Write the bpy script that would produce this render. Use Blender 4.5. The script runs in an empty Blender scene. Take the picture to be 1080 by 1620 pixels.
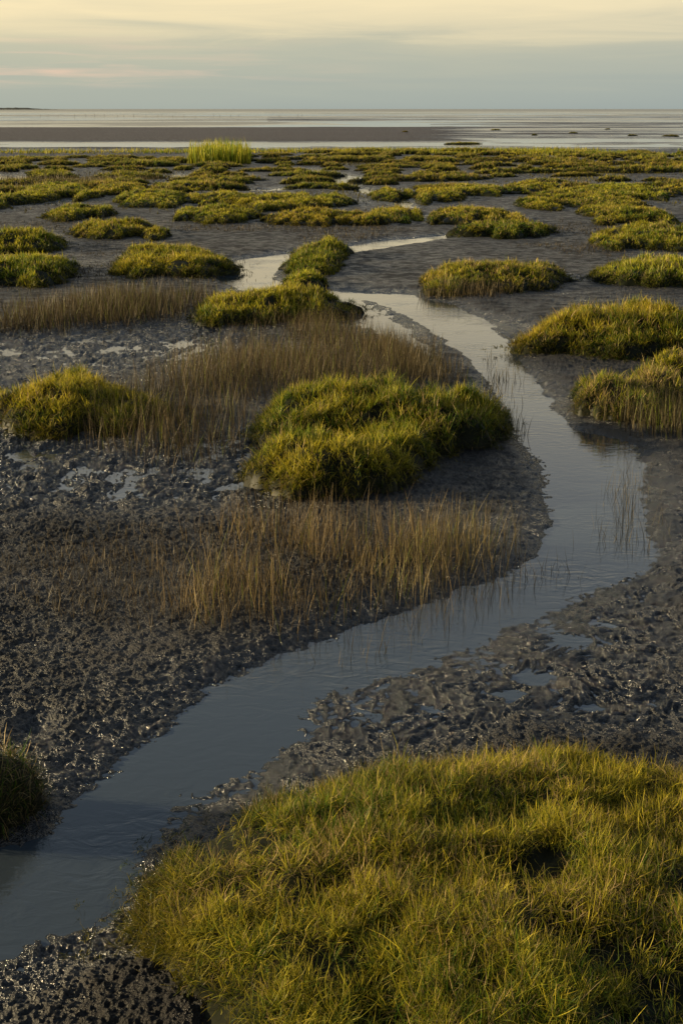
import bpy, math, numpy as np
from mathutils import Vector
rng = np.random.default_rng(7)
S = bpy.context.scene
S.view_settings.view_transform='Standard'; S.view_settings.look='None'; S.view_settings.exposure=0

# ---------------------------------------------------------------- camera
CAMH=3.0; F=2250.0; A=math.atan(638/2250)
cam=bpy.data.cameras.new("camera"); co=bpy.data.objects.new("camera",cam); S.collection.objects.link(co)
co.location=(0,0,CAMH); co.rotation_euler=(math.pi/2-A,0,0)
cam.sensor_fit='VERTICAL'; cam.sensor_height=36; cam.sensor_width=24; cam.lens=50; cam.clip_end=30000; cam.clip_start=0.05
S.camera=co

# survey: photo point -> point on the level z
def P(px,py,z=0.0):
    dx=(px-540)/F; dy=(810-py)/F
    d=(dx, math.cos(A)+dy*math.sin(A), -math.sin(A)+dy*math.cos(A))
    t=(z-CAMH)/d[2]
    return (d[0]*t, d[1]*t)
def depth(y): return y*math.cos(A)+CAMH*math.sin(A)

# ---------------------------------------------------------------- noise
def _h(ix,iy,s):
    with np.errstate(over='ignore'):
        h=(ix.astype(np.int64)*374761393+iy.astype(np.int64)*668265263+s*974634777)&0xffffffff
        h=((h^(h>>13))*1274126177)&0xffffffff
        h=h^(h>>16)
    return (h&0xffff)/32767.5-1.0
def vn(x,y,s=0):
    x=np.asarray(x,float); y=np.asarray(y,float)
    ix=np.floor(x); iy=np.floor(y); fx=x-ix; fy=y-iy
    ix=ix.astype(np.int64); iy=iy.astype(np.int64)
    u=fx*fx*(3-2*fx); v=fy*fy*(3-2*fy)
    a=_h(ix,iy,s); b=_h(ix+1,iy,s); c=_h(ix,iy+1,s); d=_h(ix+1,iy+1,s)
    return (a+(b-a)*u)*(1-v)+(c+(d-c)*u)*v
def fbm(x,y,s=0,o=3,g=0.5):
    r=0; a=1; t=0
    cx,sx=math.cos(.6),math.sin(.6)
    for i in range(o):
        r=r+a*vn(x,y,s+i*17); t+=a; a*=g
        x,y=(x*cx-y*sx)*2.03+5.1,(x*sx+y*cx)*2.03-3.7
    return r/t
def sstep(a,b,x):
    t=np.clip((x-a)/(b-a),0,1); return t*t*(3-2*t)

# ---------------------------------------------------------------- creek plan
left=[(-200,1400),(-60,1370),(20,1345),(75,1320),(110,1280),(180,1215),(260,1155),(315,1100),(370,1072),(450,1035),(540,1000),(620,975),(700,945),(790,912),(850,880),(868,830),(862,780),(852,730),(822,695),(800,650),(765,600),(735,565),(700,535),(650,505),(600,480),(560,468)]
right=[(600,464),(660,470),(715,482),(765,505),(800,535),(825,575),(855,610),(875,650),(905,680),(960,690),(1005,705),(1022,745),(1018,800),(1030,850),(1048,880),(1020,905),(960,930),(890,965),(800,1000),(740,1030),(680,1062),(600,1085),(540,1105),(500,1135),(480,1165),(440,1205),(380,1235),(320,1265),(265,1310),(235,1360),(210,1410),(185,1455),(140,1485),(70,1508),(0,1535),(-80,1570),(-200,1620)]
CREEK=np.array([P(*p) for p in left+right])
def sdf_poly(x,y,poly):
    d=np.full(x.shape,1e9); ins=np.zeros(x.shape,bool); n=len(poly)
    for i in range(n):
        ax,ay=poly[i]; bx,by=poly[(i+1)%n]
        ex,ey=bx-ax,by-ay; wx,wy=x-ax,y-ay
        t=np.clip((wx*ex+wy*ey)/(ex*ex+ey*ey+1e-12),0,1)
        d=np.minimum(d,(wx-ex*t)**2+(wy-ey*t)**2)
        c=((ay>y)!=(by>y))
        if abs(by-ay)>1e-9:
            ins^= c&(x<(bx-ax)*(y-ay)/(by-ay)+ax)
    d=np.sqrt(d); return np.where(ins,-d,d)
def sdf_line(x,y,pts):
    d=np.full(x.shape,1e9)
    for (ax,ay,ra),(bx,by,rb) in zip(pts[:-1],pts[1:]):
        ex,ey=bx-ax,by-ay; wx,wy=x-ax,y-ay
        t=np.clip((wx*ex+wy*ey)/(ex*ex+ey*ey+1e-12),0,1)
        d=np.minimum(d,np.sqrt((wx-ex*t)**2+(wy-ey*t)**2)-(ra+(rb-ra)*t))
    return d
def L(*a): return [(*P(p[0],p[1]),p[2]) for p in a]
LINES=[L((760,368,.15),(690,376,.35),(630,383,.5),(575,392,.55),(500,402,.6),(430,411,.65),(398,424,.5),(390,442,.5),(420,456,.5),(500,464,.45),(560,468,.45),(610,470,.5)),
       L((545,470,.2),(570,495,.2),(610,515,.22),(650,548,.2),(690,590,.12)),
       L((470,266,.4),(520,278,.9),(560,286,1.0),(520,296,.8),(450,300,.6),(380,303,.5),(300,300,.3)),
       L((560,300,.6),(620,310,.3),(650,330,.3)),
       L((-150,300,.6),(30,300,.5),(150,304,.2))]
POOLS=[]
def pool(cx,cy,rx,ry,a,l=POOLS):
    x,y=P(cx,cy); y2=P(cx,cy-ry)[1]; y1=P(cx,cy+ry)[1]
    l.append((x,y,rx/F*depth(y),(y2-y1)/2,a))
for p in [(838,1072,28,11,.026),(900,1015,40,10,.022),(935,1120,24,6,.033),(800,1098,22,6,.026),(560,1140,50,16,.012),(960,990,30,6,.02),
          (390,768,50,5,.016),(440,810,24,4,.04),
          (20,640,50,20,.04),(50,1155,26,16,.07),(590,505,30,12,.05),(0,283,60,6,.09),(760,300,60,4,.08),(640,345,50,5,.07),(500,320,60,4,.07),(60,322,60,5,.06),(900,272,80,3,.09),(300,278,60,3,.09)]:
    pool(*p)
WET=[]; LUMP=[]
for p in [(150,548,310,42,1),(200,760,320,44,1),(330,710,130,28,1),(20,640,90,50,.9),(600,500,60,30,.8),(60,720,120,34,.95)]:
    pool(*p,l=WET)
for p in [(620,1120,170,62,1),(800,1070,170,60,1),(930,1010,150,55,1),(960,1110,150,50,.9),(1000,940,70,30,.9),(90,1500,110,36,1),(860,950,120,20,.8),(330,1255,110,40,.8),(1060,820,50,110,.7),(860,740,30,60,.6)]:
    pool(*p,l=LUMP)
MB=P(330,1610)
def zone(l,x,y):
    wz=np.zeros_like(x)
    for cx,cy,a,b,dp in l:
        q=((x-cx)/a)**2+((y-cy)/b)**2
        wz=np.maximum(wz,dp*np.exp(-np.minimum(q,30)**1.5*.6))
    return wz

def ground_z(x,y,fine=True):
    x=np.atleast_1d(np.asarray(x,float)); y=np.atleast_1d(np.asarray(y,float))
    h=0.064+0.020*fbm(x*.55,y*.55,3,3)+0.02*fbm(x*.06,y*.06,5,2)*sstep(20,50,y)
    near=y<32
    wz=np.zeros_like(h); lz=np.zeros_like(h)
    xn,yn=x[near],y[near]
    wz[near]=zone(WET,xn,yn); lz[near]=zone(LUMP,xn,yn)
    if near.any():
        h[near]=h[near]*(1-wz[near])+(.004+.070*fbm(xn*6.2,yn*3.8,91,4,.85))*wz[near]
        warp=.10*vn(xn*4,yn*4,95)
        lump=(1-np.abs(vn((xn+warp)*12,(yn-warp)*9,96))*2.2)*.4+(1-np.abs(vn((xn+warp)*25,(yn+warp)*20,97))*2.2)*.6
        h[near]=h[near]*(1-lz[near])+(.004+.020*lump+.009*fbm(xn*1.1,yn*1.1,98,3))*lz[near]
    for cx,cy,a,b,dp in POOLS:
        q=((x-cx)/a)**2+((y-cy)/b)**2
        h=h-dp*np.exp(-np.minimum(q,30)*.9)*(1+.7*fbm(x*3,y*3,93,2))
    sd=np.full(h.shape,5.0)
    m=(y<45)
    if m.any():
        xm,ym=x[m],y[m]
        s=np.minimum(sdf_poly(xm,ym,CREEK),np.minimum(sdf_line(xm,ym,LINES[0]),sdf_line(xm,ym,LINES[1])))
        s=s+0.06*fbm(xm*3.2,ym*3.2,11,4,.6)
        sd[m]=s
    m=(y>=38)&(y<110)
    if m.any():
        xm,ym=x[m],y[m]
        s=np.minimum(sdf_line(xm,ym,LINES[2]),np.minimum(sdf_line(xm,ym,LINES[3]),sdf_line(xm,ym,LINES[4])))+.3*fbm(xm*.8,ym*.8,12,3)
        sd[m]=np.minimum(sd[m],s)
    wb=0.26+0.20*vn(x*.5,y*.5,21)
    out=h*(1-np.exp(-np.maximum(sd,0)/np.maximum(wb,.08)))
    inn=-0.14*sstep(-.04,.45,-sd)*(1-lz)-0.08*sstep(-.02,.6,-sd)*lz
    h=np.where(sd>0,out+inn,inn)
    # mud shoulder under the near grass mound
    h=h+.07*np.exp(-(((x-MB[0])/.42)**2+((y-MB[1])/.34)**2))
    far=sstep(100,116,y)
    if (far>0).any():
        ly=np.log(np.maximum(y,1)); u=x/np.maximum(y,1)
        bank=(1-sstep(.01,.10,u+.02*vn(ly*30,0*y,61)))*sstep(132,150,y)*(1-sstep(222,255,y))
        flat=-0.002+0.17*fbm(u*6+3,ly*16,31,5,.7)-.03*sstep(115,130,y)*(u<-.05)
        hf=flat*(1-bank)+bank*(.22+.12*fbm(u*4,ly*14,33,3))-.10*sstep(600,1000,y)-2*sstep(1000,2500,y)-.15*sstep(245,262,y)*(1-sstep(290,330,y))*(u<.06)
        h=h*(1-far)+hf*far
    if fine:
        k=np.clip(19/np.maximum(y,1),0,1)
        dry=sstep(-.16,.0,sd); dry=np.maximum(dry,lz*sstep(-.35,0,sd))
        l1=fbm(x*9,y*9,41,3,.6); l2=fbm(x*28,y*28,43,3,.65)
        l3=1-np.abs(vn(x*18,y*18,47))*2; l4=1-np.abs(vn(x*42+2,y*42,48))*2
        lm=fbm(x*2.2,y*2.2,51,3)
        pat=.6+.4*vn(x*.9,y*.9,49)
        edge=lz*sstep(-.4,-.05,sd)*(1-sstep(-.05,.1,sd))*.014*(1-np.abs(vn(x*20+3,y*15,96))*2.2)
        h=h+edge+dry*(.020*lm*sstep(8,16,y)*(1-far)*(1-.7*wz)+0.010*l1*k**.5+(0.0105*l2+0.004*l3+.0055*l4)*k*pat+.006*l2*k)*(1-.3*wz)*(1-.3*lz)
    return h

def mesh_from(name,V,Q,cols=None,smooth=False):
    me=bpy.data.meshes.new(name); V=np.asarray(V,np.float32); Q=np.asarray(Q,np.int32)
    me.vertices.add(len(V)); me.vertices.foreach_set("co",V.ravel())
    me.loops.add(Q.size); me.loops.foreach_set("vertex_index",Q.ravel())
    me.polygons.add(len(Q)); me.polygons.foreach_set("loop_start",np.arange(0,Q.size,4,dtype=np.int32))
    if smooth: me.polygons.foreach_set("use_smooth",np.ones(len(Q),bool))
    if cols is not None:
        at=me.attributes.new("tint",'FLOAT_COLOR','POINT'); at.data.foreach_set("color",np.asarray(cols,np.float32).ravel())
    me.update(calc_edges=True); return me
def obj(name,me,mat=None,**kw):
    o=bpy.data.objects.new(name,me); S.collection.objects.link(o)
    if mat: me.materials.append(mat)
    for k,v in kw.items(): o[k]=v
    return o

# ---------------------------------------------------------------- materials
def newmat(n):
    m=bpy.data.materials.new(n); m.use_nodes=True; nt=m.node_tree; nt.nodes.clear(); return m,nt
def N(nt,t,**k):
    n=nt.nodes.new(t)
    for a,b in k.items(): setattr(n,a,b)
    return n
def ramp(nt,stops):
    r=N(nt,'ShaderNodeValToRGB'); e=r.color_ramp.elements
    while len(e)<len(stops): e.new(.5)
    for i,(p,c) in enumerate(stops):
        e[i].position=p; e[i].color=(*c,1) if len(c)==3 else c
    return r
def mrange(nt,src,a,b,c=0,d=1):
    m=N(nt,'ShaderNodeMapRange'); m.inputs[1].default_value=a; m.inputs[2].default_value=b; m.inputs[3].default_value=c; m.inputs[4].default_value=d
    nt.links.new(src,m.inputs[0]); return m.outputs[0]
# mud
mud,nt=newmat("wet_mud"); lk=nt.links.new
geo=N(nt,'ShaderNodeNewGeometry'); sep=N(nt,'ShaderNodeSeparateXYZ'); lk(geo.outputs['Position'],sep.inputs[0])
n1=N(nt,'ShaderNodeTexNoise'); n1.inputs['Scale'].default_value=1.3; n1.inputs['Detail'].default_value=6
n2=N(nt,'ShaderNodeTexNoise'); n2.inputs['Scale'].default_value=55; n2.inputs['Detail'].default_value=6; n2.inputs['Roughness'].default_value=.7
n3=N(nt,'ShaderNodeTexVoronoi'); n3.inputs['Scale'].default_value=95
n4=N(nt,'ShaderNodeTexVoronoi'); n4.inputs['Scale'].default_value=5.5
n5=N(nt,'ShaderNodeTexNoise'); n5.inputs['Scale'].default_value=5; n5.inputs['Detail'].default_value=4
n6=N(nt,'ShaderNodeTexNoise'); n6.inputs['Scale'].default_value=12; n6.inputs['Detail'].default_value=5; n6.inputs['Roughness'].default_value=.7
for n in (n1,n2,n3,n4,n5,n6): lk(geo.outputs['Position'],n.inputs['Vector'])
add=N(nt,'ShaderNodeMath',operation='MULTIPLY_ADD'); add.inputs[1].default_value=.5; lk(n2.outputs[0],add.inputs[0]); 
h1=N(nt,'ShaderNodeMath',operation='MULTIPLY'); h1.inputs[1].default_value=.5; lk(n1.outputs[0],h1.inputs[0]); lk(h1.outputs[0],add.inputs[2])
cr=ramp(nt,[(.34,(.008,.0075,.0078)),(.5,(.019,.0168,.016)),(.70,(.056,.046,.038))]); lk(add.outputs[0],cr.inputs[0])
sand=N(nt,'ShaderNodeMix',data_type='RGBA'); fy=N(nt,'ShaderNodeMath',operation='MULTIPLY'); lk(mrange(nt,sep.outputs[1],118,140),fy.inputs[0]); lk(mrange(nt,sep.outputs[2],.03,.14),fy.inputs[1])
lk(fy.outputs[0],sand.inputs[0]); lk(cr.outputs[0],sand.inputs[6]); sand.inputs[7].default_value=(.045,.027,.015,1)
wc=N(nt,'ShaderNodeMix',data_type='RGBA'); lk(mrange(nt,sep.outputs[2],0.005,.055),wc.inputs[0]); wc.inputs[6].default_value=(.012,.0155,.020,1); lk(sand.outputs[2],wc.inputs[7])
sh=mrange(nt,n4.outputs['Distance'],.10,.06)
rs=N(nt,'ShaderNodeSeparateColor'); lk(n4.outputs['Color'],rs.inputs[0])
gt=N(nt,'ShaderNodeMath',operation='GREATER_THAN'); gt.inputs[1].default_value=.8; lk(rs.outputs[0],gt.inputs[0])
mu=N(nt,'ShaderNodeMath',operation='MULTIPLY'); lk(sh,mu.inputs[0]); lk(gt.outputs[0],mu.inputs[1])
mx=N(nt,'ShaderNodeMix',data_type='RGBA'); lk(mu.outputs[0],mx.inputs[0]); lk(wc.outputs[2],mx.inputs[6]); mx.inputs[7].default_value=(.18,.15,.12,1)
ra=N(nt,'ShaderNodeMath',operation='ADD',use_clamp=True); lk(mrange(nt,sep.outputs[2],.01,.06,.22,.55),ra.inputs[0]); lk(mrange(nt,n5.outputs[0],.40,.62,-.22,.10),ra.inputs[1])
rm_=N(nt,'ShaderNodeMath',operation='MAXIMUM'); rm_.inputs[1].default_value=.17; lk(ra.outputs[0],rm_.inputs[0])
bs=N(nt,'ShaderNodeBsdfPrincipled'); lk(mx.outputs[2],bs.inputs['Base Color']); lk(rm_.outputs[0],bs.inputs['Roughness']); lk(mrange(nt,sep.outputs[2],.025,.075,1.0,.24),bs.inputs['Specular IOR Level'])
b0=N(nt,'ShaderNodeBump'); b0.inputs['Strength'].default_value=1; b0.inputs['Distance'].default_value=.06; lk(n6.outputs[0],b0.inputs['Height'])
b1=N(nt,'ShaderNodeBump'); b1.inputs['Strength'].default_value=1; b1.inputs['Distance'].default_value=.035; lk(n2.outputs[0],b1.inputs['Height']); lk(b0.outputs[0],b1.inputs['Normal'])
b2=N(nt,'ShaderNodeBump'); b2.inputs['Strength'].default_value=.7; b2.inputs['Distance'].default_value=.010; lk(n3.outputs['Distance'],b2.inputs['Height']); lk(b1.outputs[0],b2.inputs['Normal'])
lk(b2.outputs[0],bs.inputs['Normal'])
om=N(nt,'ShaderNodeOutputMaterial'); lk(bs.outputs[0],om.inputs[0])
# water
wat,nt=newmat("silty_water"); lk=nt.links.new
geo=N(nt,'ShaderNodeNewGeometry'); sep=N(nt,'ShaderNodeSeparateXYZ'); lk(geo.outputs['Position'],sep.inputs[0])
mp=N(nt,'ShaderNodeMapping'); mp.inputs['Scale'].default_value=(1,1.6,1); lk(geo.outputs['Position'],mp.inputs[0])
a=N(nt,'ShaderNodeTexNoise'); a.inputs['Scale'].default_value=7; a.inputs['Detail'].default_value=4; a.inputs['Distortion'].default_value=.8; lk(mp.outputs[0],a.inputs['Vector'])
a2=N(nt,'ShaderNodeTexNoise'); a2.inputs['Scale'].default_value=.8; a2.inputs['Detail'].default_value=2; lk(mp.outputs[0],a2.inputs['Vector'])
b=N(nt,'ShaderNodeBump'); lk(mrange(nt,a2.outputs[0],.4,.65,.04,.20),b.inputs['Strength']); b.inputs['Distance'].default_value=.03; lk(a.outputs[0],b.inputs['Height'])
mb=N(nt,'ShaderNodeMapping'); mb.inputs['Scale'].default_value=(.008,.010,1); mb.inputs['Rotation'].default_value=(0,0,.15); lk(geo.outputs['Position'],mb.inputs[0])
nb_=N(nt,'ShaderNodeTexNoise'); nb_.inputs['Scale'].default_value=1; nb_.inputs['Detail'].default_value=4; nb_.inputs['Roughness'].default_value=.55; nb_.inputs['Distortion'].default_value=1; lk(mb.outputs[0],nb_.inputs['Vector'])
band=mrange(nt,nb_.outputs[0],.44,.58)
offs=mrange(nt,sep.outputs[1],900,1800)
mxm=N(nt,'ShaderNodeMath',operation='MAXIMUM'); lk(band,mxm.inputs[0]); lk(offs,mxm.inputs[1])
fs_=mrange(nt,sep.outputs[1],110,200)
ff=N(nt,'ShaderNodeMath',operation='MULTIPLY'); lk(mxm.outputs[0],ff.inputs[0]); lk(fs_,ff.inputs[1])
bs=N(nt,'ShaderNodeBsdfPrincipled'); bs.inputs['Base Color'].default_value=(.040,.052,.064,1)
lk(mrange(nt,ff.outputs[0],0,1,.04,.24),bs.inputs['Roughness']); lk(mrange(nt,ff.outputs[0],0,1,1.52,1.15),bs.inputs['IOR'])
lk(b.outputs[0],bs.inputs['Normal']); om=N(nt,'ShaderNodeOutputMaterial'); lk(bs.outputs[0],om.inputs[0])
# vegetation
def vegmat(n,tr):
    m,nt=newmat(n); lk=nt.links.new
    at=N(nt,'ShaderNodeAttribute'); at.attribute_name="tint"
    bs=N(nt,'ShaderNodeBsdfPrincipled'); bs.inputs['Roughness'].default_value=.5; bs.inputs['Specular IOR Level'].default_value=.15
    t=N(nt,'ShaderNodeBsdfTranslucent'); ms=N(nt,'ShaderNodeMixShader'); ms.inputs[0].default_value=tr
    oi=N(nt,'ShaderNodeObjectInfo'); hs=N(nt,'ShaderNodeHueSaturation')
    lk(mrange(nt,oi.outputs['Random'],0,1,.487,.512),hs.inputs['Hue'])
    lk(at.outputs[0],hs.inputs['Color'])
    lk(hs.outputs[0],bs.inputs['Base Color']); lk(hs.outputs[0],t.inputs[0]); lk(bs.outputs[0],ms.inputs[1]); lk(t.outputs[0],ms.inputs[2])
    om=N(nt,'ShaderNodeOutputMaterial'); lk(ms.outputs[0],om.inputs[0]); return m
grass_m=vegmat("marsh_grass_blades",.36); dry_m=vegmat("dry_stems",.15)
wood,nt=newmat("weathered_wood"); lk=nt.links.new
nz=N(nt,'ShaderNodeTexNoise'); nz.inputs['Scale'].default_value=8; r=ramp(nt,[(.3,(.10,.09,.08)),(.7,(.2,.18,.16))]); lk(nz.outputs[0],r.inputs[0])
bs=N(nt,'ShaderNodeBsdfPrincipled'); lk(r.outputs[0],bs.inputs['Base Color']); bs.inputs['Roughness'].default_value=.8; om=N(nt,'ShaderNodeOutputMaterial'); lk(bs.outputs[0],om.inputs[0])
shore,nt=newmat("distant_trees"); lk=nt.links.new
nz=N(nt,'ShaderNodeTexNoise'); nz.inputs['Scale'].default_value=.02; r=ramp(nt,[(.3,(.05,.06,.05)),(.7,(.1,.1,.08))]); lk(nz.outputs[0],r.inputs[0])
bs=N(nt,'ShaderNodeBsdfPrincipled'); lk(r.outputs[0],bs.inputs['Base Color']); bs.inputs['Roughness'].default_value=.9; om=N(nt,'ShaderNodeOutputMaterial'); lk(bs.outputs[0],om.inputs[0])

# ---------------------------------------------------------------- ground sheet
inv=np.linspace(1/3.4,1/100,1250)
ys=np.concatenate([np.linspace(-1.5,3.3,40),1/inv,np.geomspace(100,14000,300)[1:]])
uc=np.linspace(-.27,.27,820); us=np.concatenate([-np.geomspace(1.3,.275,80),uc,np.geomspace(.275,1.3,80)])
YY,UU=np.meshgrid(ys,us,indexing='ij'); W=np.maximum(YY,0)*1.0+.6+np.maximum(0,2.4-YY)*.5
XX=UU*W
Z=ground_z(XX.ravel(),YY.ravel())
nr,nc=YY.shape
idx=np.arange(nr*nc).reshape(nr,nc)
Q=np.stack([idx[:-1,:-1],idx[:-1,1:],idx[1:,1:],idx[1:,:-1]],-1).reshape(-1,4)
me=mesh_from("ground",np.stack([XX.ravel(),YY.ravel(),Z],-1),Q,smooth=True)
obj("ground",me,mud,kind="structure",label="dark wet tidal mud with pools and crumbly lumps")
V=[(-20000,-3,0),(20000,-3,0),(20000,14500,0),(-20000,14500,0)]
me=mesh_from("water",V,[(0,1,2,3)])
obj("water",me,wat,kind="structure",label="calm grey tidal water in the creek, pools and sea")

# ---------------------------------------------------------------- blades
def blades(pos,az,phi0,kap,Ln,w,c0,c1,seg=3,twist=None,cp=.6,ctip=None,daz=None):
    n=len(pos); p=pos.copy(); 
    if twist is None: twist=rng.uniform(-1.2,1.2,n)
    if daz is None: daz=np.zeros(n)
    V=np.zeros((n,seg+1,2,3)); C=np.zeros((n,seg+1,2,4)); C[...,3]=1
    for i in range(seg+1):
        a_=az+daz*i/seg
        dx,dy=np.cos(a_),np.sin(a_); wx,wy=np.cos(a_+np.pi/2+twist),np.sin(a_+np.pi/2+twist)
        t=i/seg; ww=w*(1-t**1.6)*.5+w*.04
        V[:,i,0]=p+np.stack([wx*ww,wy*ww,0*ww],-1); V[:,i,1]=p-np.stack([wx*ww,wy*ww,0*ww],-1)
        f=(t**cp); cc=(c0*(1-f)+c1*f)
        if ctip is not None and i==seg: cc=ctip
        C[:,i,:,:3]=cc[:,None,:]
        ph=phi0+kap*(i+.5)/seg; s=Ln/seg
        p=p+np.stack([dx*np.sin(ph)*s,dy*np.sin(ph)*s,np.cos(ph)*s],-1)
    b=(np.arange(n)*(seg+1)*2)[:,None]
    q=np.concatenate([np.stack([b[:,0]+2*i,b[:,0]+2*i+1,b[:,0]+2*i+3,b[:,0]+2*i+2],-1)[:,None] for i in range(seg)],1).reshape(-1,4)
    return V.reshape(-1,3),q,C.reshape(-1,4)

G=np.array([.125,.23,.018]); Yl=np.array([.88,.73,.055]); ST=np.array([.92,.66,.28]); BR=np.array([.14,.09,.03])
def tussock(lobes,dens,w,Lm,yel=.5,seed=0,origin=None,straw=.1,wild=1.0,rag=1.0,clump=1.0,gap=1.0,curl=0.7,ros=1.1,npt=9,tuftvar=.30,hv=1.0,skirt=.25,steep=3.0):
    Vs=[];Qs=[];Cs=[];off=0
    ox,oy,oz=origin
    for (cx,cy,th,rr,Hm) in lobes:
        def R(t): 
            t=np.mod(t,2*np.pi); r=np.interp(t,th,rr,period=2*np.pi)
            return r*(1+rag*(.17*vn(np.cos(t)*2.2+seed,np.sin(t)*2.2,5)+.11*vn(np.cos(t)*6+seed,np.sin(t)*6,6)+.07*vn(np.cos(t)*16+seed,np.sin(t)*16,8)))
        tt=np.linspace(0,2*np.pi,200); area=.5*np.mean(R(tt)**2)*2*np.pi
        nT=max(10,int(area*dens/npt)); rm=R(tt).max()*1.15
        fs=1.7*clump
        def prof(q,x,y):
            return Hm*np.maximum(0,1-q**steep)**.8*(1+hv*(.45*fbm(x*fs,y*fs,seed+3,2)+.24*vn(x*4.5*clump,y*4.5*clump,seed+4))+.18*vn(x*10*clump,y*10*clump,seed+5)*min(1,hv*1.7))
        k=int(nT*4*rm*rm/area*1.5)+20
        x=rng.uniform(-rm,rm,k); y=rng.uniform(-rm,rm,k); th_=np.arctan2(y,x); q=np.hypot(x,y)/R(th_)
        gn=fbm((x+cx)*6*clump,(y+cy)*6*clump,seed+21,2)
        ok=(q<1.2)&(rng.random(k)<np.clip(.75+gn*1.5*gap,.06,1)*np.where(q>1,skirt*np.maximum(0,1-(q-1)/.2),1)); x,y=x[ok][:nT],y[ok][:nT]
        nb=rng.integers(int(npt*.55),int(npt*1.55),len(x)); ti=np.repeat(np.arange(len(x)),nb); n=len(ti)
        ja=rng.uniform(0,2*np.pi,n); jr=np.abs(rng.normal(0,.012+w*1.2,n))
        bx=x[ti]+np.cos(ja)*jr; by=y[ti]+np.sin(ja)*jr
        th_=np.arctan2(by,bx); qr=np.hypot(bx,by)/R(th_); q=np.clip(qr,0,1.03)
        z=prof(np.minimum(q,1),bx+cx,by+cy)-.01+rng.normal(0,.008,len(x))[ti]
        tl=rng.normal(0,1,(len(x),2)); cl=np.stack([fbm((bx+cx)*2.2,(by+cy)*2.2,seed+7,2),fbm((bx+cx)*2.2,(by+cy)*2.2,seed+9,2)],-1)
        D=np.stack([np.cos(th_),np.sin(th_)],-1)*(q**3)[:,None]*.9+np.stack([np.cos(ja),np.sin(ja)],-1)*ros+tl[ti]*.6*wild+cl*.3*wild+rng.normal(0,.5,(n,2))*wild
        az=np.arctan2(D[:,1],D[:,0]); mg=np.clip(np.hypot(D[:,0],D[:,1]),0,2.4)
        phi0=np.radians(4+22*mg)*rng.uniform(.4,1.4,n)+np.radians(20)*q**4; kap=np.radians(14+42*mg)*rng.uniform(-.4,1.9,n)
        tLen=rng.uniform(.55,1.35,len(x))
        Ln=Lm*tLen[ti]*rng.uniform(.4,1.2,n)*(1+.4*fbm((bx+cx)*3,(by+cy)*3,seed+11,2))*(1-.2*q**3)*np.where(qr>1.02,.6,1)
        Ln=np.where(rng.random(n)<.03,Ln*1.5,Ln)
        cm=np.clip(yel+.6*fbm((bx+cx)*1.6*clump,(by+cy)*1.6*clump,seed+13,2)+rng.normal(0,.15,n)+rng.normal(0,tuftvar,len(x))[ti],0,1)[:,None]
        c1=G*(1-cm)+Yl*cm; 
        dead=rng.random(n)<straw*(1+1.4*fbm((bx+cx)*2.5,(by+cy)*2.5,seed+15,2)); c1=np.where(dead[:,None],ST*rng.uniform(.4,1.1,n)[:,None],c1)
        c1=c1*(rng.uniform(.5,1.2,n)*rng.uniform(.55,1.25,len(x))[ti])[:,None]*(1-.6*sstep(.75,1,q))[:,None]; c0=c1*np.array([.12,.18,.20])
        ct=np.where((rng.random(n)<.4)[:,None],c1*.4+ST*.6*rng.uniform(.5,1,n)[:,None]*(1-.5*sstep(.8,1,q))[:,None],c1)
        pos=np.stack([bx+cx-ox,by+cy-oy,z],-1)
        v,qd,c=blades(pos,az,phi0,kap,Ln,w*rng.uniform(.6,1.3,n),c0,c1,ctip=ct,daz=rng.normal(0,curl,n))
        Vs.append(v);Qs.append(qd+off);Cs.append(c);off+=len(v)
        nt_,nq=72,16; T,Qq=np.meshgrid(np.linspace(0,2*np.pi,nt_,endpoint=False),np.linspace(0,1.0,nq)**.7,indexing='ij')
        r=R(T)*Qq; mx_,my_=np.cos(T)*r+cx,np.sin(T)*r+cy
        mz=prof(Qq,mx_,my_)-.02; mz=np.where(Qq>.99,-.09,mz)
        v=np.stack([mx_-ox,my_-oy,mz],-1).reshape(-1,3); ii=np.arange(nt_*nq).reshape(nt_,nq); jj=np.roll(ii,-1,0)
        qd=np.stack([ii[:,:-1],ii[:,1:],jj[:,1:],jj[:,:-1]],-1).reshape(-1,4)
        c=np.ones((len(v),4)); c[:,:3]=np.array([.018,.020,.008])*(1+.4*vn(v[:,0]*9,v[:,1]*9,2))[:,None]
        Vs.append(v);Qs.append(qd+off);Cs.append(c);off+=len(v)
    return np.concatenate(Vs),np.concatenate(Qs),np.concatenate(Cs)
def ell(a,b,sd):
    t=np.linspace(0,2*np.pi,64,endpoint=False)
    r=1/((np.abs(np.cos(t)/a)**2.3+np.abs(np.sin(t)/b)**2.3)**(1/2.3))
    return t,r*(1+.16*vn(np.cos(t)*1.7+sd*3.1,np.sin(t)*1.7,sd))
def place(x0,x1,yt,yb,h):
    xc=(x0+x1)/2; fr=P(xc,yb)[1]; bk=P(xc,yt,h*.9)[1]
    cy=(fr+bk)/2; dp=depth(cy); a=(x1-x0)/2/F*dp; b=max((bk-fr)/2,.38*a,.25); 
    cy=fr+b; dp=depth(cy); cx=(xc-540)/F*dp
    return cx,cy,max(a-.07,.12),max(b-.04,.12)
cnt=[0]
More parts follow.
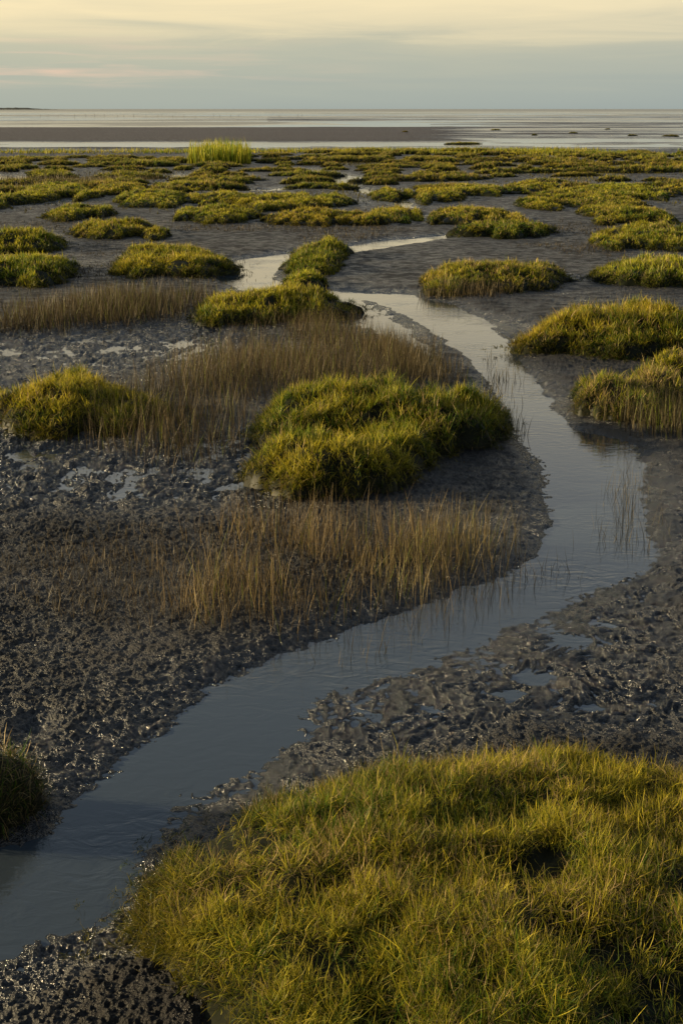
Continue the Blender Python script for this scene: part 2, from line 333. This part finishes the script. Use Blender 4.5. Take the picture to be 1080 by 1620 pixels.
def add_tussock(boxes,label,h=.36,yel=.5,straw=.08,group="grass tussocks on the mudflat",dm=1.0,wild=1.0,rag=1.0):
    cnt[0]+=1; sd=cnt[0]*13
    lob=[]
    for b in boxes:
        hh=b[4] if len(b)>4 else h
        cx,cy,a,bb=place(*b[:4],hh); t,r=ell(a,bb,sd+len(lob)); lob.append((cx,cy,t,r,hh*.72))
    cx,cy=lob[0][0],lob[0][1]
    d=cy; dens=18000*(6/max(d,6))**1.1*dm; w=.0035*(max(d,6)/6)**.85
    z=float(max(ground_z([cx],[cy],False)[0],.01))
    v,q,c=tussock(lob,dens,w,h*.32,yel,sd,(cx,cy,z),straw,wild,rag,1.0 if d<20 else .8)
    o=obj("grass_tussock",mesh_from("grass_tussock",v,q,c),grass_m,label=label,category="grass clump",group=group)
    o.location=(cx,cy,z); return o
LB="rounded yellow-green marsh grass tussock on dark mud"
fp=[(232,1455),(262,1400),(318,1350),(405,1305),(505,1268),(620,1248),(740,1228),(860,1220),(980,1245),(1090,1265),(1250,1300),(1350,1450),(1350,1700),(1100,1850),(700,1880),(430,1850),(320,1740),(275,1650),(248,1550)]
pp=np.array([P(*p) for p in fp]); c=np.array([P(800,1520)])[0]
dv=pp-c; th=np.mod(np.arctan2(dv[:,1],dv[:,0]),2*np.pi); rr=np.hypot(dv[:,0],dv[:,1]); o_=np.argsort(th)
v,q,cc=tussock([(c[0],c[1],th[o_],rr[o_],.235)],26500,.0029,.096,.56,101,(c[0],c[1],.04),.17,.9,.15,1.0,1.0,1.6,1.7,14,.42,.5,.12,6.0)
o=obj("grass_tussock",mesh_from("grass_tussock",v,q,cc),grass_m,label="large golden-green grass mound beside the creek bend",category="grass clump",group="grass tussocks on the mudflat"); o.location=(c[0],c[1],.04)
add_tussock([(-230,78,1150,1345,.38)],"dark shaded grass tussock hanging over the creek bank",.36,.2,.25)
add_tussock([(400,640,600,730,.40),(520,812,595,738,.42),(405,672,672,800,.36),(560,700,660,760,.34)],"broad irregular bright green tussock on bare mud",.42,.48,.08,rag=1.3)
add_tussock([(-8,225,580,695,.36),(120,275,612,690,.22)],"low green tussock trailing into brown dead stems",.36,.45,rag=1.2)
add_tussock([(310,545,452,515),(300,400,475,520,.24)],"sunlit green tussock above brown stems",.36,.5,rag=1.3)
add_tussock([(170,372,383,445)],LB,.36,.45,rag=1.3)
add_tussock([(-60,132,400,460)],LB); add_tussock([(-70,115,362,408)],LB)
add_tussock([(798,1180,478,574,.42)],"long green tussock on the outer creek bank",.42,.5)
add_tussock([(893,1050,582,676,.36),(985,1090,575,660,.32)],"brownish green tussock beside the creek water",.34,.4,.35)
add_tussock([(1012,1190,548,612,.36)],"brownish green tussock beside dead stems",.34,.45,.35)
add_tussock([(668,887,408,464),(660,740,430,470,.2)],"olive tussock fringed with dry brown stems",.34,.45,.2,rag=1.3)
add_tussock([(945,1160,402,460)],"olive tussock fringed with dry brown stems",.36,.45,.2,rag=1.3)
add_tussock([(460,560,376,420),(445,545,395,440,.32),(445,525,425,464,.26)],"irregular green tussock trailing along a channel bend",.34,.5,rag=1.5)
mid=[(690,815,325,362),(708,870,347,382),(850,985,295,332),(945,1058,325,358),(965,1150,352,402),(1060,1180,345,372),(78,176,323,353),(112,262,345,382),(-60,32,303,338),(38,132,287,320),
(298,410,322,359),(418,582,330,361),(575,660,322,355),(190,300,297,332),(655,732,295,323),(700,787,291,314),(385,500,303,338),(300,395,300,330),(480,560,305,332),(920,1032,288,318),(1035,1120,290,312),(815,885,285,308),(585,640,296,320),(150,240,288,314),(240,330,285,305)]
for m in mid:
    x0,x1,yt,yb=m; w_=x1-x0; bx=[m]
    for j in range(rng.integers(2,5)):
        s=rng.uniform(.2,.42)*w_; xc=rng.choice([x0+rng.uniform(-.12,.3)*w_,x1-rng.uniform(-.12,.3)*w_]); yb2=yb-rng.uniform(-4,9)
        bx.append((xc-s/2,xc+s/2,yb2-(yb-yt)*rng.uniform(.45,.75),yb2,.24))
    add_tussock(bx,LB,.31,rng.uniform(.35,.6),straw=.14,rag=1.7)
# far tussocks : shared meshes
var=[]
for i,(a,b) in enumerate([(1.6,.9),(2.3,1.0),(1.2,.8),(2.8,1.2),(1.8,1.2),(1.0,.6)]):
    lob=[(0,0,*ell(a,b,200+i),.18)]
    for j in range(3):
        t=rng.uniform(0,6.28); lob.append((math.cos(t)*a*.9,math.sin(t)*b*.9,*ell(a*rng.uniform(.25,.5),b*rng.uniform(.25,.5),230+i*5+j),.13))
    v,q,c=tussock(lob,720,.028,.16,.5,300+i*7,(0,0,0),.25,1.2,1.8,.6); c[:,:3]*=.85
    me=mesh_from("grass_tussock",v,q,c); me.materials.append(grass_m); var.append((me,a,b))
placed=[]
def far_t(x,y,i,s=1,zs=1,lab=LB):
    o=bpy.data.objects.new("grass_tussock",var[i][0]); S.collection.objects.link(o)
    z=float(ground_z([x],[y],False)[0]); o.location=(x,y,max(z,0)); o.rotation_euler=(0,0,rng.choice([0,math.pi])+rng.uniform(-.3,.3)); o.scale=(s,s,zs)
    o["label"]=lab; o["category"]="grass clump"; o["group"]="grass tussocks on the mudflat"
n=0; tries=0
while n<205 and tries<9000:
    tries+=1
    iy=rng.uniform(1/102,1/50); y=1/iy; px=rng.uniform(-150,1230); x=(px-540)/F*depth(y)
    i=int(rng.integers(0,6)); a,b_=var[i][1:]; s=rng.uniform(.35,1.15)
    dens=.5+1.4*vn(x*.07,y*.06,77)+ (.25 if (px>480 and y>75) else 0) - (.3 if y>66 and px<300 and y<80 else 0)
    if rng.random()>dens: continue
    g=1.15+.15*(y<78)
    if any((abs(x-p[0])<(a*s+p[2])*g*.92 and abs(y-p[1])<(b_*s+p[3])*g+1.0) for p in placed): continue
    if ground_z([x],[y],False)[0]<.02: continue
    placed.append((x,y,a*s,b_*s)); far_t(x,y,i,s,rng.uniform(.55,1.15)); n+=1
print("far",n,tries)
for px,py,s in [(735,228,.7),(845,214,.28),(905,212,.22),(1000,215,.45),(640,212,.3),(782,206,.4),(1062,216,.3),(960,205,.35)]:
    x,y=P(px,py); far_t(x,y,int(rng.integers(0,6)),s,.7,"small dark grass clump isolated on tidal flat")
def scatter(name,label,poly,n,Hh,w,cA,cB,phi=.15,kap=.3,dn=.5,fr=1.0,seed=0,mat=None,green=0):
    pg=np.array([P(*p) for p in poly]); mn,mx_=pg.min(0),pg.max(0)
    k=n*6; x=rng.uniform(mn[0],mx_[0],k); y=rng.uniform(mn[1],mx_[1],k)
    sd=sdf_poly(x,y,pg); f=fbm(x*fr,y*fr,seed,3)*.5+.5
    edge=np.clip(-sd/(.24*min(mx_-mn)+.05),-.2,1)
    ok=(rng.random(k)<np.clip(edge,0,1)*np.clip((f-dn)*4+.5,0,1)); x,y=x[ok][:n],y[ok][:n]
    n_=len(x); z=ground_z(x,y)-.01
    mixv=np.clip(.5+.5*fbm(x*2*fr,y*2*fr,seed+3,2)+rng.normal(0,.25,n_),0,1)[:,None]
    c1=(cA*(1-mixv)+cB*mixv)*rng.uniform(.5,1.3,n_)[:,None]
    if green: c1=np.where((rng.random(n_)<green)[:,None],(G*.7+Yl*.2)*rng.uniform(.5,1.1,n_)[:,None],c1)
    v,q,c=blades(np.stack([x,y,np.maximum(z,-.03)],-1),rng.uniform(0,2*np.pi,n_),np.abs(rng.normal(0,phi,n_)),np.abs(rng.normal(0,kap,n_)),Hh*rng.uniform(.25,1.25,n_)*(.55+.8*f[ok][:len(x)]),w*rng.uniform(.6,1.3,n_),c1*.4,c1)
    return obj(name,mesh_from(name,v,q,c),mat or dry_m,kind="stuff",label=label)
scatter("marsh_grass","distant continuous band of yellow-green marsh grass",[(-300,245),(0,240),(540,238),(1080,236),(1400,236),(1400,250),(900,250),(560,245),(0,246),(-300,246)],11000,.28,.045,G,Yl*.7,.25,.5,.5,.09,5,grass_m)
bA=np.array([.19,.140,.058]); bB=np.array([.47,.345,.150]); bC=np.array([.088,.070,.036]); bD=np.array([.25,.19,.090])
scatter("marsh_grass","thin scattered green-brown sprouts between tussocks",[(-200,250),(1300,250),(1300,345),(880,330),(560,345),(-200,345)],18000,.11,.03,bC,Yl*.25,.3,.5,.56,.2,55,grass_m)
scatter("tall_reeds","taller pale yellow reeds rising over marsh grass",[(296,262),(296,256),(345,250),(400,254),(400,262)],2600,1.0,.05,G*1.0,Yl*.8,.08,.2,.2,.3,6,grass_m)
scatter("dry_stems","sparse upright golden dead stems on mud spit",[(150,965),(240,885),(330,845),(500,825),(700,840),(810,865),(820,910),(740,950),(640,980),(520,1015),(430,1030),(300,1025),(190,1010)],2100,.34,.0028,bA,bB,.2,.3,.44,1.4,8,green=.08)
scatter("dry_stems","upright dead stems along the creek edge",[(540,900),(700,840),(840,860),(830,915),(700,965),(590,985)],560,.32,.0028,bA,bB,.2,.3,.35,1.2,18,green=.08)
scatter("dry_stems","short brown stubble on crumbly mud",[(-60,900),(160,840),(420,830),(760,870),(780,910),(500,990),(250,1030),(60,1010),(-60,960)],2600,.10,.0036,bC,bD,.3,.4,.45,1.2,9)
scatter("dry_stems","field of thin tan-brown dead stems",[(180,730),(90,715),(140,630),(230,595),(290,550),(380,520),(500,508),(610,525),(700,555),(755,610),(700,635),(560,640),(430,650),(430,710),(350,760),(220,750)],12500,.32,.0036,bC,bD,.19,.3,.40,1.1,10,green=.08)
scatter("dry_stems","brown stem fringe behind the green mound",[(560,560),(600,535),(690,560),(740,600),(745,620),(640,620)],2600,.32,.0040,bC,bD,.15,.27,.3,.8,20)
scatter("dry_stems","low brown dead stems beyond wet mud",[(-80,500),(0,490),(150,476),(345,466),(355,480),(300,514),(180,524),(60,534),(-80,540)],7000,.30,.0053,bC,bD,.18,.3,.45,.8,11,green=.08)
scatter("dry_stems","low brown growth on the far mud",[(-200,480),(-200,350),(300,350),(1300,350),(1300,480),(900,480),(600,440),(300,470)],16000,.07,.012,bC*.8,bD*.8,.5,.5,.62,.35,31)
scatter("dry_stems","brown dead stems along the creek edge",[(930,670),(990,625),(1060,600),(1180,590),(1180,700),(1080,712),(1000,700)],2700,.33,.0043,bC,bD,.15,.25,.3,.8,12,green=.1)
scatter("dry_stems","thin stems standing in shallow creek water",[(950,735),(1040,735),(1070,880),(1010,905),(880,935),(750,955),(770,915),(860,895),(930,840)],700,.22,.0033,bC,bA,.2,.3,.38,1.5,13)
scatter("dry_stems","thin stems standing in shallow creek water",[(460,1060),(560,1000),(800,905),(900,880),(880,935),(760,985),(600,1060)],520,.2,.0033,bC,bA,.2,.3,.4,1.5,23)
scatter("dry_stems","thin stems standing in creek shallows",[(760,560),(830,600),(840,700),(800,690),(760,640)],260,.2,.005,bC,bA,.15,.3,.4,1.5,14)
scatter("dry_stems","brown stems fringing an olive tussock",[(650,475),(690,452),(760,460),(850,466),(780,480)],900,.24,.008,bC,bD,.15,.3,.3,.8,15)
scatter("dry_stems","patchy brown stems on distant mud",[(-80,290),(200,285),(300,283),(200,296),(0,300)],2500,.3,.02,bC,bD,.15,.3,.3,.3,16)
# stakes in the sea
def stake_mesh():
    V=[];Q=[]
    for k,(z,r) in enumerate([(-.6,.06),(.4,.055),(1.1,.045),(1.12,.01)]):
        for j in range(8): t=j*math.pi/4; V.append((math.cos(t)*r+.03*z,math.sin(t)*r,z))
    for k in range(3):
        for j in range(8): Q.append((k*8+j,k*8+(j+1)%8,k*8+8+(j+1)%8,k*8+8+j))
    return mesh_from("wooden_stake",V,Q)
sm=stake_mesh(); sm.materials.append(wood)
for i in range(26):
    x,y=P(60+i*17+rng.uniform(-8,8),185+rng.uniform(-1,1)); 
    o=bpy.data.objects.new("wooden_stake",sm); S.collection.objects.link(o); o.location=(x,y,0); o.rotation_euler=(rng.uniform(-.08,.08),rng.uniform(-.08,.08),rng.uniform(0,6)); o.scale=(1,1,rng.uniform(.6,1.2))
    o["label"]="thin grey wooden stake standing in shallow sea"; o["category"]="wooden stake"; o["group"]="row of stakes in the sea"
# distant shore
xs=np.linspace(-2600,-900,200); hh=(7+4*fbm(xs*.01,xs*0,3,3)+1.5*vn(xs*.2,xs*0,4))*sstep(-960,-1220,xs); yv=5200+80*vn(xs*.004,xs*0,9)
V=np.concatenate([np.stack([xs,yv,-1+0*xs],-1),np.stack([xs,yv+20,np.maximum(hh,0)],-1),np.stack([xs,yv+200,-1+0*xs],-1)]); n=len(xs); i=np.arange(n-1)
Q=np.concatenate([np.stack([i,i+1,i+1+n,i+n],-1),np.stack([i+n,i+1+n,i+1+2*n,i+2*n],-1)])
obj("distant_shore",mesh_from("distant_shore",V,Q),shore,kind="structure",label="thin dark wooded shoreline on the horizon")

# ---------------------------------------------------------------- light
el=math.radians(11.5); az=math.radians(82)
sv=Vector((-math.sin(az)*math.cos(el),math.cos(az)*math.cos(el),math.sin(el)))
sl=bpy.data.lights.new("sun",'SUN'); sl.energy=8.8; sl.angle=math.radians(.8); sl.color=(1,.79,.45)
so=bpy.data.objects.new("sun",sl); S.collection.objects.link(so); so.rotation_euler=sv.to_track_quat('Z','Y').to_euler(); so.location=(-30,20,20)
w=bpy.data.worlds.new("World"); S.world=w; w.use_nodes=True; nt=w.node_tree; nt.nodes.clear(); lk=nt.links.new
tc=N(nt,'ShaderNodeTexCoord'); sp=N(nt,'ShaderNodeSeparateXYZ'); lk(tc.outputs['Generated'],sp.inputs[0])
mxz=N(nt,'ShaderNodeMath',operation='MAXIMUM'); mxz.inputs[1].default_value=0; lk(sp.outputs[2],mxz.inputs[0])
sq=N(nt,'ShaderNodeMath',operation='SQRT'); lk(mxz.outputs[0],sq.inputs[0])
mp=N(nt,'ShaderNodeMapping'); mp.inputs['Scale'].default_value=(3.2,3.2,46); lk(tc.outputs['Generated'],mp.inputs[0])
nz=N(nt,'ShaderNodeTexNoise'); nz.inputs['Scale'].default_value=1.6; nz.inputs['Detail'].default_value=7; nz.inputs['Roughness'].default_value=.55; nz.inputs['Distortion'].default_value=.5; lk(mp.outputs[0],nz.inputs['Vector'])
ma=N(nt,'ShaderNodeMath',operation='MULTIPLY_ADD'); ma.inputs[1].default_value=.11; lk(nz.outputs[0],ma.inputs[0]); lk(sq.outputs[0],ma.inputs[2])
sb=N(nt,'ShaderNodeMath',operation='SUBTRACT'); sb.inputs[1].default_value=.047; lk(ma.outputs[0],sb.inputs[0])
r=ramp(nt,[(0,(.355,.415,.405)),(.12,(.395,.45,.42)),(.185,(.47,.50,.43)),(.215,(.55,.55,.44)),(.240,(.76,.69,.49)),(.275,(.92,.80,.53)),(.37,(.88,.77,.53)),(.5,(.50,.52,.51)),(.65,(.25,.32,.41)),(1,(.06,.09,.145))])
lk(sb.outputs[0],r.inputs[0])
dt=N(nt,'ShaderNodeVectorMath',operation='DOT_PRODUCT'); dt.inputs[1].default_value=tuple(sv); lk(tc.outputs['Generated'],dt.inputs[0])
gl=mrange(nt,dt.outputs['Value'],-.2,1)
gm=N(nt,'ShaderNodeMix',data_type='RGBA'); lk(gl,gm.inputs[0]); gm.inputs[6].default_value=(.95,.95,.96,1); gm.inputs[7].default_value=(1.28,1.17,.98,1)
mm=N(nt,'ShaderNodeMix',data_type='RGBA',blend_type='MULTIPLY'); mm.inputs[0].default_value=1; lk(r.outputs[0],mm.inputs[6]); lk(gm.outputs[2],mm.inputs[7])
mp2=N(nt,'ShaderNodeMapping'); mp2.inputs['Scale'].default_value=(9,9,150); mp2.inputs['Location'].default_value=(3.3,1,0); lk(tc.outputs['Generated'],mp2.inputs[0])
nz2=N(nt,'ShaderNodeTexNoise'); nz2.inputs['Scale'].default_value=1.3; nz2.inputs['Detail'].default_value=6; nz2.inputs['Distortion'].default_value=.6; lk(mp2.outputs[0],nz2.inputs['Vector'])
st=mrange(nt,nz2.outputs[0],.46,.72)
wn=ramp(nt,[(0,(0,0,0)),(.11,(0,0,0)),(.15,(1,1,1)),(.19,(.6,.6,.6)),(.23,(0,0,0)),(.4,(0,0,0))]); lk(sq.outputs[0],wn.inputs[0])
lf=mrange(nt,sp.outputs[0],.04,-.22)
ml=N(nt,'ShaderNodeMath',operation='MULTIPLY'); lk(st,ml.inputs[0]); lk(wn.outputs[0],ml.inputs[1])
ml2=N(nt,'ShaderNodeMath',operation='MULTIPLY'); lk(ml.outputs[0],ml2.inputs[0]); lk(lf,ml2.inputs[1])
pk=N(nt,'ShaderNodeMix',data_type='RGBA'); lk(ml2.outputs[0],pk.inputs[0]); lk(mm.outputs[2],pk.inputs[6]); pk.inputs[7].default_value=(.80,.60,.46,1)
bg=N(nt,'ShaderNodeBackground'); bg.inputs[1].default_value=.92; lk(pk.outputs[2],bg.inputs[0])
sky=N(nt,'ShaderNodeTexSky'); sky.sky_type='NISHITA'; sky.sun_disc=False; sky.sun_elevation=el; sky.sun_rotation=-az
bg2=N(nt,'ShaderNodeBackground'); bg2.inputs[1].default_value=.010; lk(sky.outputs[0],bg2.inputs[0])
ad=N(nt,'ShaderNodeAddShader'); lk(bg.outputs[0],ad.inputs[0]); lk(bg2.outputs[0],ad.inputs[1])
ow=N(nt,'ShaderNodeOutputWorld'); lk(ad.outputs[0],ow.inputs[0])
